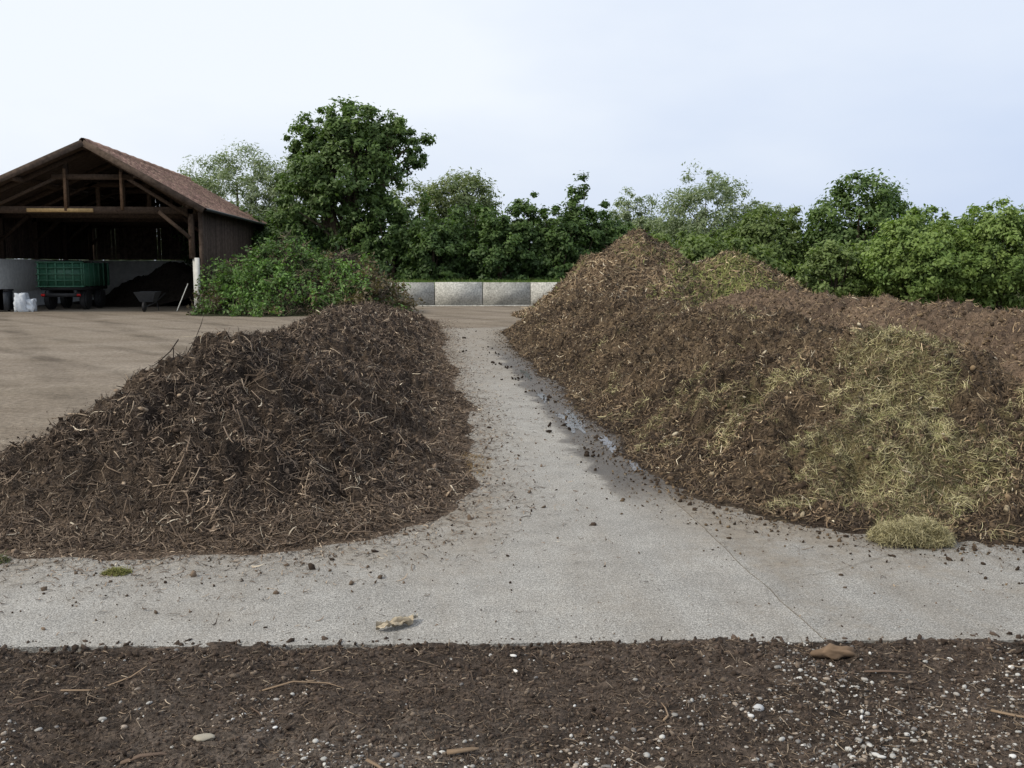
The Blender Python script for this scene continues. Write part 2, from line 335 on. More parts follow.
# ---------------- heaps ----------------
def shape(r2):
    a=math.sqrt(1.03);return (a-np.sqrt(r2+.03))/(a-math.sqrt(.03))
def windrow_s(x,y,d):
    xw=x+.20*fbm(x,y,1.5,3,d['seed'])+.10*fbm(x,y,.3,4,d['seed']+5);yw=y+.25*fbm(x,y,1.3,3,d['seed']+2)+.10*fbm(x,y,.35,4,d['seed']+6)
    if 'peaks' in d:
        s=-9
        for px,py,rx,ry,h in d['peaks']:
            s=np.maximum(s,h*shape(((xw-px)/rx)**2+((yw-py)/ry)**2)/d['H'](y))
        return s
    cx=d['cx'](y);hw=d['hw'](y)
    r2=((xw-cx)/hw)**2+(np.maximum(0,d['y0']-yw)/d['L0'])**2+(np.maximum(0,yw-d['y1'])/d['L1'])**2
    return shape(r2)
def heap_z(x,y,d):
    s=windrow_s(x,y,d);m=np.clip(s*3.5,0,1);k=d['seed']
    kk=d.get('toe',16)
    sp_=np.log1p(np.exp(np.clip(kk*s,-30,30)))/kk
    z=d['H'](y)*sp_
    rg=np.abs(fbm(x,y,.5,3,k+17));r2=np.abs(fbm(x,y,.19,2,k+27))
    z=z+m*(d['rough']*(.12*fbm(x,y,.9,2,k+7)+.14*fbm(x,y,.33,3,k+8)-.15*rg-.09*r2+.05+.10*fbm(x,y,.12,3,k+9)+.04*fbm(x,y,.045,2,k+10)))
    z=z+.018*fbm(x,y,.1,3,k+12)*np.clip(s*8+.9,0,1)
    return np.maximum(z,-.07)-.016
def heap_n(x,y,d,e=.05):
    zx=(heap_z(x+e,y,d)-heap_z(x-e,y,d))/(2*e);zy=(heap_z(x,y+e,d)-heap_z(x,y-e,d))/(2*e)
    return nrm(np.stack([-zx,-zy,np.ones_like(zx)],-1))
def heap_mesh(name,d,x0,x1,ya,yb,nx,ny,colf,parent):
    xs=np.linspace(x0,x1,nx);ys=ya*(yb/ya)**np.linspace(0,1,ny);X,Y=np.meshgrid(xs,ys);Z=heap_z(X,Y,d)
    return grid(name,X,Y,Z,M_pile,colf(X,Y,Z),parent)
def heap_pts(n,d,x0,x1,ya,yb,fringe=False,zmin=.01,pw=1.0):
    y=ya*(yb/ya)**(rng.uniform(size=n)**pw);x=rng.uniform(x0,x1,n)
    if not fringe:
        z=heap_z(x,y,d);k=z>zmin;return x[k],y[k],z[k]
    s=windrow_s(x,y,d);k=(s<.05)&(rng.uniform(size=n)<np.exp(-np.maximum(0,-s-.08)*fringe)*(.35+.65*(s<-.05)));x=x[k];y=y[k]
    return x,y,np.maximum(heap_z(x,y,d),.002)
def tang(n_,Nn,lift=.35):
    D=rng.normal(size=(n_,3));D=D-(D*Nn).sum(-1,keepdims=True)*Nn;return nrm(nrm(D)+Nn*rng.normal(0,lift,(n_,1)))
def lod(w,y,k=.00065):return np.maximum(w,k*y)

# left windrow
def HL(y):return np.interp(y,[6,8,9.5,11,15,22,30,36],[1.06,1.12,1.10,.98,.92,.80,.60,.46])
dL=dict(seed=100,cx=lambda y:np.interp(y,[6,8.5,11,36],[-1.72,-1.78,-1.62,-1.55]),hw=lambda y:np.interp(y,[6,9,14,36],[2.3,1.98,1.9,1.85]),y0=8.9,L0=2.5,y1=32,L1=3,H=HL,rough=1.0,toe=12)
eL=empty('compost_windrow')
TW=[(.050,.036,.027),(.105,.077,.055),(.19,.14,.10),(.34,.265,.19),(.54,.47,.36)]
def colL(X,Y,Z):
    n=fbm(X,Y,.6,4,131);n2=fbm(X,Y,.08,3,132)
    b=np.array([.034,.025,.019]);t=np.array([.10,.073,.052])
    k=np.clip(.30+.8*n+.45*n2,0,1)[...,None]
    toe=np.exp(-np.clip(Z,0,9)/.12)[...,None]*.6
    c=b*(1-k)+t*k;return c*(1-toe)+np.array([.145,.105,.074])*toe
heap_mesh('compost_mound',dL,-4.9,1.3,5.0,37,420,950,colL,eL)
def coverage(d,x0,x1,ya,yb,n,pals,pr,par,Lm=.022,toe=None,tv=.9):
    x,y,z=heap_pts(n,d,x0,x1,ya,yb);n=len(x);Nn=heap_n(x,y,d)
    tone=np.clip(1+tv*fbm(x,y,.6,4,d['seed']+60)+.5*fbm(x,y,.13,2,d['seed']+61),.35,2.2)
    c=pal(n,pals,pr,.35)*tone[:,None]
    if toe is not None:
        t=np.exp(-np.clip(z,0,9)/.15)[:,None]*.6;c=c*(1-t)+np.array(toe)*t*rng.uniform(.5,1.5,(n,1))
    fibers('shreds',np.stack([x,y,z+rng.uniform(0,.022,n)],-1),tang(n,Nn,.4),nrm(Nn+rng.normal(0,.5,(n,3))),(rng.gamma(2,Lm,n)+.02)*(1+y/40),lod(rng.uniform(.002,.010,n),y,.0007),c,M_fib,.2,ribbon=True,parent=par)
coverage(dL,-4.4,.9,5.4,34,130000,TW,[5.5,6,3.2,1.1,.15],eL,.019,(.15,.108,.076))
x,y,z=heap_pts(24000,dL,-4.3,.8,5.6,34);n=len(x);Nn=heap_n(x,y,dL)
fibers('fine_twigs',np.stack([x,y,z+.015],-1),tang(n,Nn,.35),Nn,(rng.gamma(2,.033,n)+.03)*(1+y/60),lod(rng.uniform(.002,.006,n),y),pal(n,TW,[5,6,3.4,1.5,.25]),M_fib,.18,parent=eL)
x,y,z=heap_pts(6000,dL,-4.3,.8,5.6,30);n=len(x);Nn=heap_n(x,y,dL)
fibers('branches',np.stack([x,y,z+.02],-1),tang(n,Nn,.30),Nn,rng.gamma(2.6,.05,n)+.06,lod(rng.uniform(.004,.0135,n),y),pal(n,TW,[4,6,4.5,2.0,.5]),M_fib,.09,parent=eL)
x,y,z=heap_pts(2200,dL,-4.3,.8,5.8,24);n=len(x)
lumps('bark_chunks',np.stack([x,y,z+.012],-1),rng.uniform(.010,.034,n),pal(n,TW,[3,5,5,2.2,.3]),M_clod,.3,(.10,.24),parent=eL)
x,y,z=heap_pts(22000,dL,-4.3,.8,5.6,34);s=np.minimum((rng.gamma(1.6,.0060,len(x))+.004)*(1+y/40),.026)
lumps('clods',np.stack([x,y,z],-1),s,pal(len(x),TW,[8,4,.6,0,0]),M_clod,parent=eL)
x,y,z=heap_pts(210000,dL,-5.8,1.4,4.9,34,fringe=7.5);n=len(x);a=rng.uniform(0,6.28,n)
fibers('loose_shreds',np.stack([x,y,z+.005],-1),np.stack([np.cos(a),np.sin(a),rng.normal(0,.15,n)],-1),np.tile([0,0,1.],(n,1))+rng.normal(0,.35,(n,3)),rng.gamma(2,.017,n)+.012,lod(rng.uniform(.002,.008,n),y,.0005),pal(n,TW,[3,6,5,2,.25]),M_fib,.15,ribbon=True,parent=eL)
x,y,z=heap_pts(36000,dL,-5.8,1.4,4.9,34,fringe=6);s=rng.gamma(1.4,.0035,len(x))+.002
lumps('loose_crumbs',np.stack([x,y,z+s*.2],-1),s,pal(len(x),TW,[5,5,2,0,0]),M_clod,parent=eL)

# right windrow
def HR(y):return np.interp(y,[6,8,10,14,22,30],[1.08,1.13,1.13,1.14,1.12,1.0])
dR=dict(seed=200,cx=lambda y:np.interp(y,[6,9,30],[4.4,4.3,3.98]),hw=lambda y:np.interp(y,[6,9,30],[2.35,2.2,1.90]),y0=8.3,L0=2.35,y1=26.5,L1=3,H=HR,rough=1.0,toe=20)
def hayR(x,y):
    h=np.exp(-((x-3.75)/.8)**2-((y-8.3)/1.0)**2)*1.0+np.exp(-((x-3.55)/.8)**2-((y-6.9)/.6)**2)*.85+np.exp(-((x-5.0)/.5)**2-((y-6.9)/.7)**2)*.55+np.exp(-((x-3.1)/.5)**2-((y-10.8)/1.2)**2)*.32+np.exp(-((x-2.9)/.5)**2-((y-15)/2.0)**2)*.25
    return np.clip(sstep(.32,.78,h+.75*fbm(x,y,.8,4,271)+.4*fbm(x,y,.14,3,272)),0,1)
eR=empty('compost_windrow')
def colR(X,Y,Z):
    n=fbm(X,Y,.7,4,231);n2=fbm(X,Y,.08,3,232)
    b=np.array([.045,.032,.022]);t=np.array([.155,.113,.070])
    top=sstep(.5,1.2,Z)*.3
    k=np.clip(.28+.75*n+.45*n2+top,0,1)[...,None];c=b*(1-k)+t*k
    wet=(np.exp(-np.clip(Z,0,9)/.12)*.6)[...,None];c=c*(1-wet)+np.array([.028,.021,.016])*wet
    h=(hayR(X,Y)*.7)[...,None];return c*(1-h)+np.array([.155,.13,.063])*h
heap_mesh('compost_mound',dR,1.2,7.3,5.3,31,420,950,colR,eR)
TB=[(.055,.039,.027),(.125,.088,.055),(.215,.155,.094),(.35,.275,.175),(.54,.47,.35)]
coverage(dR,1.5,7,5.5,30,135000,TB,[5.5,6,3,1,.12],eR,.016)
x,y,z=heap_pts(20000,dR,1.6,7,5.6,30);n=len(x);Nn=heap_n(x,y,dR)
fibers('fine_twigs',np.stack([x,y,z+.012],-1),tang(n,Nn,.35),Nn,(rng.gamma(2,.028,n)+.025)*(1+y/60),lod(rng.uniform(.002,.006,n),y),pal(n,TB,[5,6,2.8,1.2,.2]),M_fib,.2,parent=eR)
x,y,z=heap_pts(1500,dR,1.6,7,5.6,28);n=len(x);Nn=heap_n(x,y,dR)
fibers('branches',np.stack([x,y,z+.02],-1),tang(n,Nn,.3),Nn,rng.gamma(3,.042,n)+.06,lod(rng.uniform(.004,.011,n),y),pal(n,TB,[3,5,4,2,.7]),M_fib,.08,parent=eR)
x,y,z=heap_pts(26000,dR,1.6,7,5.6,30);k=rng.uniform(size=len(x))>hayR(x,y)*.8;x,y,z=x[k],y[k],z[k];s=np.minimum((rng.gamma(1.6,.0068,len(x))+.004)*(1+y/40),.030)
lumps('clods',np.stack([x,y,z],-1),s,pal(len(x),TB,[7,5,1.0,0,0]),M_clod,parent=eR)
x,y,z=heap_pts(300,dR,1.7,6.5,6,26);s=rng.uniform(.012,.032,len(x))
lumps('pale_chips',np.stack([x,y,z+.02],-1),s,pal(len(x),[(.46,.40,.29),(.33,.27,.18)],[1,1]),M_fib,.25,(.12,.25),parent=eR)
HAY=[(.22,.195,.095),(.34,.30,.16),(.47,.42,.25),(.16,.165,.065),(.085,.065,.04)]
x,y,z=heap_pts(230000,dR,2.0,6.6,5.8,17);k=rng.uniform(size=len(x))<hayR(x,y);x,y,z=x[k],y[k],z[k];n=len(x);Nn=heap_n(x,y,dR)
tuft=fbm(x,y,.2,4,277);D=tang(n,Nn,.3)
th=fbm(x,y,.3,3,278)*9;D=nrm(D+1.0*np.stack([np.cos(th),np.sin(th),-.4+0*th],-1))
cc=pal(n,HAY,[3,4,2.2,2.0,1.4])*np.clip(1+1.1*tuft[:,None],.35,2)
fibers('hay_stalks',np.stack([x,y,z+.006+rng.uniform(0,.06,n)*np.clip(.5+1.5*tuft,0,1.3)],-1),D,nrm(Nn+rng.normal(0,.5,(n,3))),rng.gamma(3,.016,n)+.028,lod(rng.uniform(.0015,.0042,n),y,.00045),cc,M_fib,.28,ribbon=True,parent=eR)
x,y,z=heap_pts(90000,dR,1.2,7.6,5.0,30,fringe=12);n=len(x);a=rng.uniform(0,6.28,n)
fibers('loose_shreds',np.stack([x,y,z+.005],-1),np.stack([np.cos(a),np.sin(a),rng.normal(0,.1,n)],-1),np.tile([0,0,1.],(n,1))+rng.normal(0,.3,(n,3)),rng.gamma(2,.015,n)+.01,lod(rng.uniform(.002,.005,n),y,.0005),pal(n,TB,[6,5,2,.6,.05]),M_fib,.15,ribbon=True,parent=eR)
x,y,z=heap_pts(50000,dR,1.2,7.6,5.0,30,fringe=9);s=np.minimum(rng.gamma(1.4,.0042,len(x))+.002,.02)
lumps('loose_crumbs',np.stack([x,y,z+s*.2],-1),s,pal(len(x),TB,[7,4,1,0,0])*.8,M_clod,parent=eR)
n=6000;a=rng.uniform(0,6.28,n);r=np.sqrt(rng.uniform(size=n));cx,cy=3.18,6.15
lob=1+.35*fbm(np.cos(a),np.sin(a),.7,3,6)
px_=cx+r*np.cos(a)*.27*lob;py_=cy+r*np.sin(a)*.19*lob;pz=.14*np.sqrt(np.clip(1-r*r,0,1))*rng.uniform(.2,1,n)*(1+.4*fbm(px_,py_,.1,2,4))+.01
fibers('hay_clump',np.stack([px_,py_,pz],-1),tang(n,np.tile([0,0,1.],(n,1)),.4),np.tile([0,0,1.],(n,1))+rng.normal(0,.3,(n,3)),rng.gamma(3,.012,n)+.022,rng.uniform(.0015,.004,n),pal(n,HAY,[3,5,3,.4,.9]),M_fib,.3,ribbon=True)

# third windrow (far right)
dT=dict(seed=300,cx=lambda y:9.9+0*y,hw=lambda y:2.3+0*y,y0=11.8,L0=2.6,y1=30,L1=3,H=lambda y:1.04+0*y,rough=.9)
eT=empty('compost_windrow')
def colT(X,Y,Z):
    n=fbm(X,Y,.7,4,331);k=np.clip(.45+.8*n,0,1)[...,None];return np.array([.085,.06,.043])*(1-k)+np.array([.19,.135,.092])*k
heap_mesh('compost_mound',dT,7.0,12.8,8.5,34,200,420,colT,eT)
coverage(dT,7,12.8,8.6,32,40000,TB,[3,6,4,1.5,.1],eT,.03)
x,y,z=heap_pts(5000,dT,7,12.8,8.6,32);s=np.minimum(rng.gamma(2,.011,len(x))+.008,.05)
lumps('clods',np.stack([x,y,z],-1),s,pal(len(x),TB,[3,6,2,0,0]),M_clod,parent=eT)

# big heap
dB=dict(seed=400,peaks=[(8.0,37,4.0,5,3.0),(6.4,36.5,2.6,4.0,2.2),(11.0,36,3.4,4,2.25),(13.0,37,2.6,4,1.4),(5.6,36,2.0,3,1.4)],H=lambda y:3.0+0*y,rough=1.3)
eB=empty('compost_heap')
def grB(X,Y):return np.clip(np.exp(-((X-10.6)/1.7)**2-((Y-34.0)/2.0)**2)*1.2+.5*fbm(X,Y,.9,3,433)-.08,0,1)
def colB(X,Y,Z):
    n=fbm(X,Y,1.2,4,431);k=np.clip(.5+.8*n,0,1)[...,None];c=np.array([.085,.06,.041])*(1-k)+np.array([.215,.155,.095])*k
    g=(grB(X,Y)*.7)[...,None];return c*(1-g)+np.array([.13,.135,.05])*g
heap_mesh('compost_mound',dB,2.5,16.5,31,43,330,300,colB,eB)
x,y,z=heap_pts(50000,dB,3,16,31.5,40);n=len(x);Nn=heap_n(x,y,dB,.1)
gm=(rng.uniform(size=n)<grB(x,y)*.75)[:,None]*1.0
cc=pal(n,TB,[4,6,4,2,.3])*np.clip(1.1+.8*fbm(x,y,1.2,3,439),.5,1.8)[:,None];cc=cc*(1-gm)+np.array([.185,.195,.065])*gm*rng.uniform(.6,1.4,(n,1))
fibers('shreds',np.stack([x,y,z+.03],-1),tang(n,Nn,.45),Nn+rng.normal(0,.3,(n,3)),rng.gamma(2,.07,n)+.09,rng.uniform(.02,.04,n),cc,M_fib,.15,ribbon=True,parent=eB)

# loose litter on pavement
lit=empty('pavement_litter')
n=12000;y=4.7*(32/4.7)**rng.uniform(size=n);x=rng.uniform(-5,7,n)*np.clip(y/6,.8,1);k=(windrow_s(x,y,dL)<0)&(windrow_s(x,y,dR)<0)&(rng.uniform(size=n)<.12+1.3*np.clip(fbm(x,y,.7,4,55),0,1));x=x[k];y=y[k];n=len(x);a=rng.uniform(0,6.28,n)
fibers('bits_of_twig',np.stack([x,y,0*x+.005],-1),np.stack([np.cos(a),np.sin(a),0*a],-1),np.tile([0,0,1.],(n,1)),rng.gamma(1.4,.010,n)+.006,rng.uniform(.001,.0035,n),pal(n,TW,[3,5,5,2,.3]),M_fib,.15,parent=lit)
n=22000;y=4.5*(32/4.5)**(rng.uniform(size=n)**1.3);x=rng.uniform(-4.5,6,n);q=rng.uniform(size=n);k=(windrow_s(x,y,dL)<0)&(windrow_s(x,y,dR)<0)&(y>ed(x)-.02)&((q<.04+.8*np.clip(fbm(x,y,.5,4,57),0,1))|((y<ed(x)+.3)&(q<np.exp(-(y-ed(x))/.08)))|((x>1.9)&(y<6.4)&(q<.4)));x=x[k];y=y[k];s=np.minimum(rng.gamma(1.1,.0017,len(x))+.001,.009)
lumps('bits_of_soil',np.stack([x,y,s*.3],-1),s,pal(len(x),TW,[4,5,3,.5,0]),M_clod,parent=lit)
cl_=[(1.62,13.3),(1.5,14.2),(1.38,15.8),(1.45,17.5),(1.3,18.4),(1.45,11),(1.4,20.5),(1.4,21.7),(1.6,9.6),(.75,21),(.9,25)]
P=np.array([[a,b,.012] for a,b in cl_ for _ in range(5)])+rng.normal(0,.08,(len(cl_)*5,3))*np.array([1,2.5,0]);s=rng.uniform(.01,.034,len(P))
lumps('manure_clod',P,s,pal(len(P),[(.03,.022,.016)],[1]),M_clod,.3,(.4,.7),ICO2)
def blob(name,cx,cy,rx,ry,z,mat,seed,n=120):
    a=np.linspace(0,2*math.pi,n,endpoint=False);r=1+.8*fbm(np.cos(a)*1.3,np.sin(a)*1.3,.5,4,seed)+.3*fbm(np.cos(a),np.sin(a),.12,3,seed+3)
    return poly(name,[(cx+rx*q*math.cos(t),cy+ry*q*math.sin(t)) for q,t in zip(r,a)],z,mat)
for i,(a,b,c_,d_) in enumerate([(1.68,11.5,.11,.75),(1.84,9.9,.06,.45),(1.88,8.8,.05,.28),(1.60,13.6,.05,.5),(1.66,16.5,.05,.7)]):blob('puddle',a,b,c_,d_,.004,M_wet,20+i)

def crumple(name,cx,cy,lx,ly,h,rot,col,mat,seed):
    u=np.linspace(-1,1,26);U,V=np.meshgrid(u,u);w=np.sqrt(np.clip(1-np.abs(U)**2.2,0,1))*(1+.3*fbm(U,V,.5,3,seed+2))
    zz=h*(.5+1.2*fbm(U,V,.5,4,seed))+.35*h*np.abs(V);zz=np.maximum(zz,.003)+.004
    X=U*lx;Yy=V*ly*w+.25*ly*np.sin(U*2.5);c,s=math.cos(rot),math.sin(rot)
    return grid(name,cx+X*c-Yy*s,cy+X*s+Yy*c,zz,mat,np.ones(U.shape+(3,))*np.array(col)*(1+.7*fbm(U,V,.3,4,seed+5))[...,None])
crumple('dry_leaf',-.17,4.86,.10,.035,.035,.35,(.38,.32,.23),M_fib,5)
crumple('dry_leaf',-.10,4.93,.055,.02,.03,.6,(.48,.44,.36),M_fib,15)
BV,BF=ICO3;q=BV*np.array([.10,.042,.034]);q=q*(1+.45*fbm(BV[:,0]*2+BV[:,2],BV[:,1]*2+BV[:,2],.9,4,9))[:,None]
q=q+np.array([1.86,4.28,.035]);npmesh('wood_chunk',q,BF,M_clod,np.ones((len(q),3))*np.array([.16,.11,.072])*(1+.5*fbm(BV[:,0]*4,BV[:,1]*4+BV[:,2]*3,.6,3,19))[:,None],False)
q=BV*np.array([.024,.02,.017])*(1+.1*fbm(BV[:,0],BV[:,1],.7,2,9))[:,None]+np.array([1.33,3.78,.015]);npmesh('pebble',q,BF,M_peb,np.ones((len(q),3))*.42,True)
q=BV*np.array([.04,.026,.012])*(1+.2*fbm(BV[:,0],BV[:,1],.7,2,19))[:,None]+np.array([-.86,3.72,.012]);npmesh('pebble',q,BF,M_peb,np.ones((len(q),3))*np.array([.30,.27,.21]),True)
def clump(name,cx,cy,rx,ry,h,n,cols,p):
    a=rng.uniform(0,6.28,n);r=np.sqrt(rng.uniform(size=n))*(1+.4*fbm(np.cos(a),np.sin(a),.6,3,int(cx*100)%97))
    P=np.stack([cx+r*np.cos(a)*rx,cy+r*np.sin(a)*ry,h*np.clip(1-r*r,0,1)*rng.uniform(.2,1,n)+.006],-1)
    fibers(name,P,tang(n,np.tile([0,0,1.],(n,1)),.4),np.tile([0,0,1.],(n,1))+rng.normal(0,.3,(n,3)),rng.gamma(2,.010,n)+.012,rng.uniform(.002,.004,n),pal(n,cols,p),M_fib,.3,ribbon=True)
clump('moss_clump',-1.83,5.9,.075,.05,.03,700,[(.13,.14,.035),(.22,.20,.07)],[1,1])
clump('moss_clump',-2.65,6.2,.09,.06,.05,500,[(.06,.08,.02),(.1,.09,.04)],[1,1])
clump('straw_patch',.22,9.0,.36,.7,.015,1800,[(.30,.20,.08),(.18,.12,.055)],[1,1])

# ---------------- barn ----------------
B=empty('timber_barn')
XR,XL,YF,YB,RX=-9.0,-17.9,40.5,56.0,-12.75;RZ,slR,slL=6.45,.57,.45
rz=lambda x:RZ-(x-RX)*slR if x>RX else RZ-(RX-x)*slL
L=[];y=YF+.2
while y<YB-.1:
    L.append((XR+.14,XR+.165+rng.uniform(0,.012),y,y+.185,.12,rz(XR)-.12));y+=.2
x=XL+.1
while x<XR-.1:
    L.append((x,x+.196-(.012 if rng.uniform()<.25 else 0),YB-.05,YB-rng.uniform(.0,.012),2.12,rz(x+.09)-.2));x+=.2
y=YF+.2
while y<YB-.1:
    L.append((XL,XL+.03,y,y+.19,2.12,rz(XL)-.12));y+=.2
boxes('wall_boards',L,M_wood2,B)
boxes('retaining_walls',[(XR-.12,XR+.12,YF+.1,YB+.1,-.03,2.1),(XL-.12,XL+.13,YF+.1,YB+.1,-.03,2.1),(XL+.131,XR-.121,YB-.25,YB-.06,-.03,2.1)],M_concL,B)
boxes('wall_end',[(XR+.0,XR+.18,YF-.12,YF+.098,-.03,2.12)],M_concL,B)
boxes('corner_post',[(XR+.19,XR+.36,YF-.1,YF+.12,0,4.1)],M_wood2,B)
boxes('barn_floor',[(XL+.14,XR-.13,YF,YB-.26,-.03,.006)],M_joint,B)
L=[]
P1,P2=-13.75,-11.65
for i,yy in enumerate(np.linspace(YF,YB-.4,5)):
    L+=[((XL,yy,3.95),(XR+.1,yy,3.95),.2,.26),((P1,yy+.001,4.1),(P1,yy+.001,rz(P1)-.2),.16,.16),((P2,yy+.001,4.1),(P2,yy+.001,rz(P2)-.2),.16,.16),((P1-.5,yy-.11,5.2),(P2+.5,yy-.11,5.2),.12,.2),
        ((RX,yy,RZ-.2),(XL-.3,yy,rz(XL-.3)-.2),.16,.2),((RX,yy,RZ-.21),(XR+.3,yy,rz(XR+.3)-.21),.16,.2),
        ((XR-.1,yy,2.1),(XR-.1,yy,4.0),.2,.2),((XL+.1,yy,2.1),(XL+.1,yy,4.0),.2,.2),
        ((XR-.15,yy-.1,2.9),(XR-1.3,yy-.1,3.9),.12,.14),((XL+.15,yy-.1,2.9),(XL+1.3,yy-.1,3.9),.12,.14),((P2,yy-.12,5.3),(XR-.2,yy-.12,3.75),.1,.13),((P1,yy-.12,5.3),(P1-2.6,yy-.12,4.1),.1,.12)]
for xx in(RX,-15.4,-10.9,XR+.0,XL):L.append(((xx,YF-.9,rz(xx)-.19),(xx,YB+.4,rz(xx)-.19),.16,.18))
beams('timber_frame',L,M_wood,B)
beams('lit_beam',[((-15.2,YF-.16,3.93),(-12.75,YF-.16,3.93),.1,.14)],M_woodLit,B)  # yellow-lit stretch of the tie beam, light painted as a brighter strip
beams('king_posts',[((P1,YF-.15,3.9),(P1,YF-.15,5.5),.1,.13),((P2,YF-.15,3.95),(P2,YF-.15,5.4),.1,.12)],vcmat('mid_timber',nscale=12,tint=(.14,.088,.055),bs=.3,bd=.01),B)
YR0,YR1=YF-1.0,YB+.5;ov=.6
beams('fascia',[((RX,YR0,RZ-.06),(XR+ov,YR0,rz(XR+ov)-.06),.05,.24),((RX,YR0-.003,RZ-.06),(XL-ov,YR0-.003,rz(XL-ov)-.06),.05,.24)],M_wood2,B)
V=[];F=[]
def quad(p):
    o=len(V);V.extend(p);F.append([o,o+1,o+2,o+3])
for sgn in(1,-1):
    ex=(XR+ov-RX) if sgn==1 else (RX-(XL-ov));sl=slR if sgn==1 else slL
    quad([(RX,YR0+.03,RZ-.08),(RX+sgn*ex,YR0+.03,RZ-ex*sl-.08),(RX+sgn*ex,YR1,RZ-ex*sl-.08),(RX,YR1,RZ-.08)])
npmesh('roof_deck',np.array(V,float),np.array(F),M_wood2,np.ones((len(V),3)),False,B)
V=[];F=[];C=[]
for sgn in(1,-1):
    ex=(XR+ov-RX) if sgn==1 else (RX-(XL-ov));nc=18;nt_=60;sl=slR if sgn==1 else slL
    for i in range(nc):
        a=ex*i/nc;b=ex*(i+1.12)/nc
        for j in range(nt_):
            y0=YR0+(YR1-YR0)*j/nt_;y1=YR0+(YR1-YR0)*(j+.93)/nt_;ym=(y0+y1)/2;cv=rng.uniform(.72,1.3)
            za=RZ-a*sl-.03;zb=RZ-b*sl+.03
            ox=len(V);x0=RX+sgn*a;x1=RX+sgn*b
            V+=[(x0,y0,za),(x0,ym,za+.035),(x0,y1,za),(x1,y0,zb),(x1,ym,zb+.035),(x1,y1,zb),(x1,y0,zb-.04),(x1,ym,zb-.01),(x1,y1,zb-.04)]
            F+=[[ox,ox+1,ox+4,ox+3],[ox+1,ox+2,ox+5,ox+4],[ox+3,ox+4,ox+7,ox+6],[ox+4,ox+5,ox+8,ox+7]]
            C+=[(cv,cv*rng.uniform(.95,1.05),cv)]*9
npmesh('roof_tiles',np.array(V,float),np.array(F),M_tile,np.array(C),False,B)
tubes('ridge_tiles',[([(RX,y,RZ+.0) for y in np.linspace(YR0,YR1,30)],[.13+.02*(i%2) for i in range(30)])],M_tile,8,B)
tubes('gutter',[([(XR+ov+.06,y,rz(XR+ov)-.02) for y in(YR0,48,YR1)],[.06]*3),([(XR+.26,YB-.2,rz(XR)-.4),(XR+.26,YB-.2,.1)],[.045]*2)],M_bin,8,B)

# trailer
T=empty('farm_trailer')
tx0,tx1,ty0,ty1=-15.65,-13.85,42.2,45.6
L=[(tx0,tx1,ty0,ty0+.05,.98,1.92),(tx0,tx1,ty1-.05,ty1,.98,1.92),(tx0,tx0+.05,ty0+.051,ty1-.051,.98,1.92),(tx1-.05,tx1,ty0+.051,ty1-.051,.98,1.92)]
boxes('body',L,M_green,T)
L=[]
for i in range(6):
    xx=tx0+.02+i*(tx1-tx0-.1)/5;L.append((xx,xx+.06,ty0-.045,ty0-.002,.96,1.94))
for zz in(.95,1.2,1.45,1.70,1.93):L.append((tx0-.03,tx1+.03,ty0-.075,ty0-.047,zz,zz+.05))
for i in range(6):
    yy=ty0+i*.62;L.append((tx1+.002,tx1+.05,yy,yy+.06,.96,1.94))
boxes('ribs',L,vcmat('light_green_paint',nscale=9,lo=.8,hi=1.2,bs=0,tint=(.05,.13,.085),rough=.5),T)
boxes('chassis',[(tx0+.1,tx1-.1,ty0+.02,ty1-.02,.82,.975),(tx0+.15,tx1-.15,ty0-.02,ty0+.06,.55,.7),(tx0+.3,tx0+.4,ty0,ty1,.6,.82),(tx1-.4,tx1-.3,ty0,ty1,.6,.82)],M_black,T)
def wheel(name,x,y,r,w_,par):
    b=bmesh.new();bmesh.ops.create_cone(b,cap_ends=True,segments=28,radius1=r,radius2=r,depth=w_)
    bmesh.ops.bevel(b,geom=[e for e in b.edges if len(e.link_faces)==2 and any(len(f.verts)>4 for f in e.link_faces)],offset=w_*.22,segments=2,affect='EDGES')
    bmesh.ops.create_cone(b,cap_ends=True,segments=20,radius1=r*.5,radius2=r*.42,depth=w_*1.12)
    me=bpy.data.meshes.new(name);b.to_mesh(me);b.free();me.materials.append(M_black);ca=me.color_attributes.new('Col','FLOAT_COLOR','POINT')
    ca.data.foreach_set('color',np.ones(len(me.vertices)*4,dtype=np.float32))
    o=bpy.data.objects.new(name,me);o.rotation_euler=(0,math.pi/2,0);o.location=(x,y,r);link(o,par)
for xx in(tx0+.2,tx1-.2):
    for yy in(43.0,44.8):wheel('wheel',xx,yy,.44,.28,T)
boxes('lamps',[(tx0+.12,tx0+.27,ty0-.06,ty0-.021,.58,.67),(tx1-.27,tx1-.12,ty0-.06,ty0-.021,.58,.67)],M_red,T)
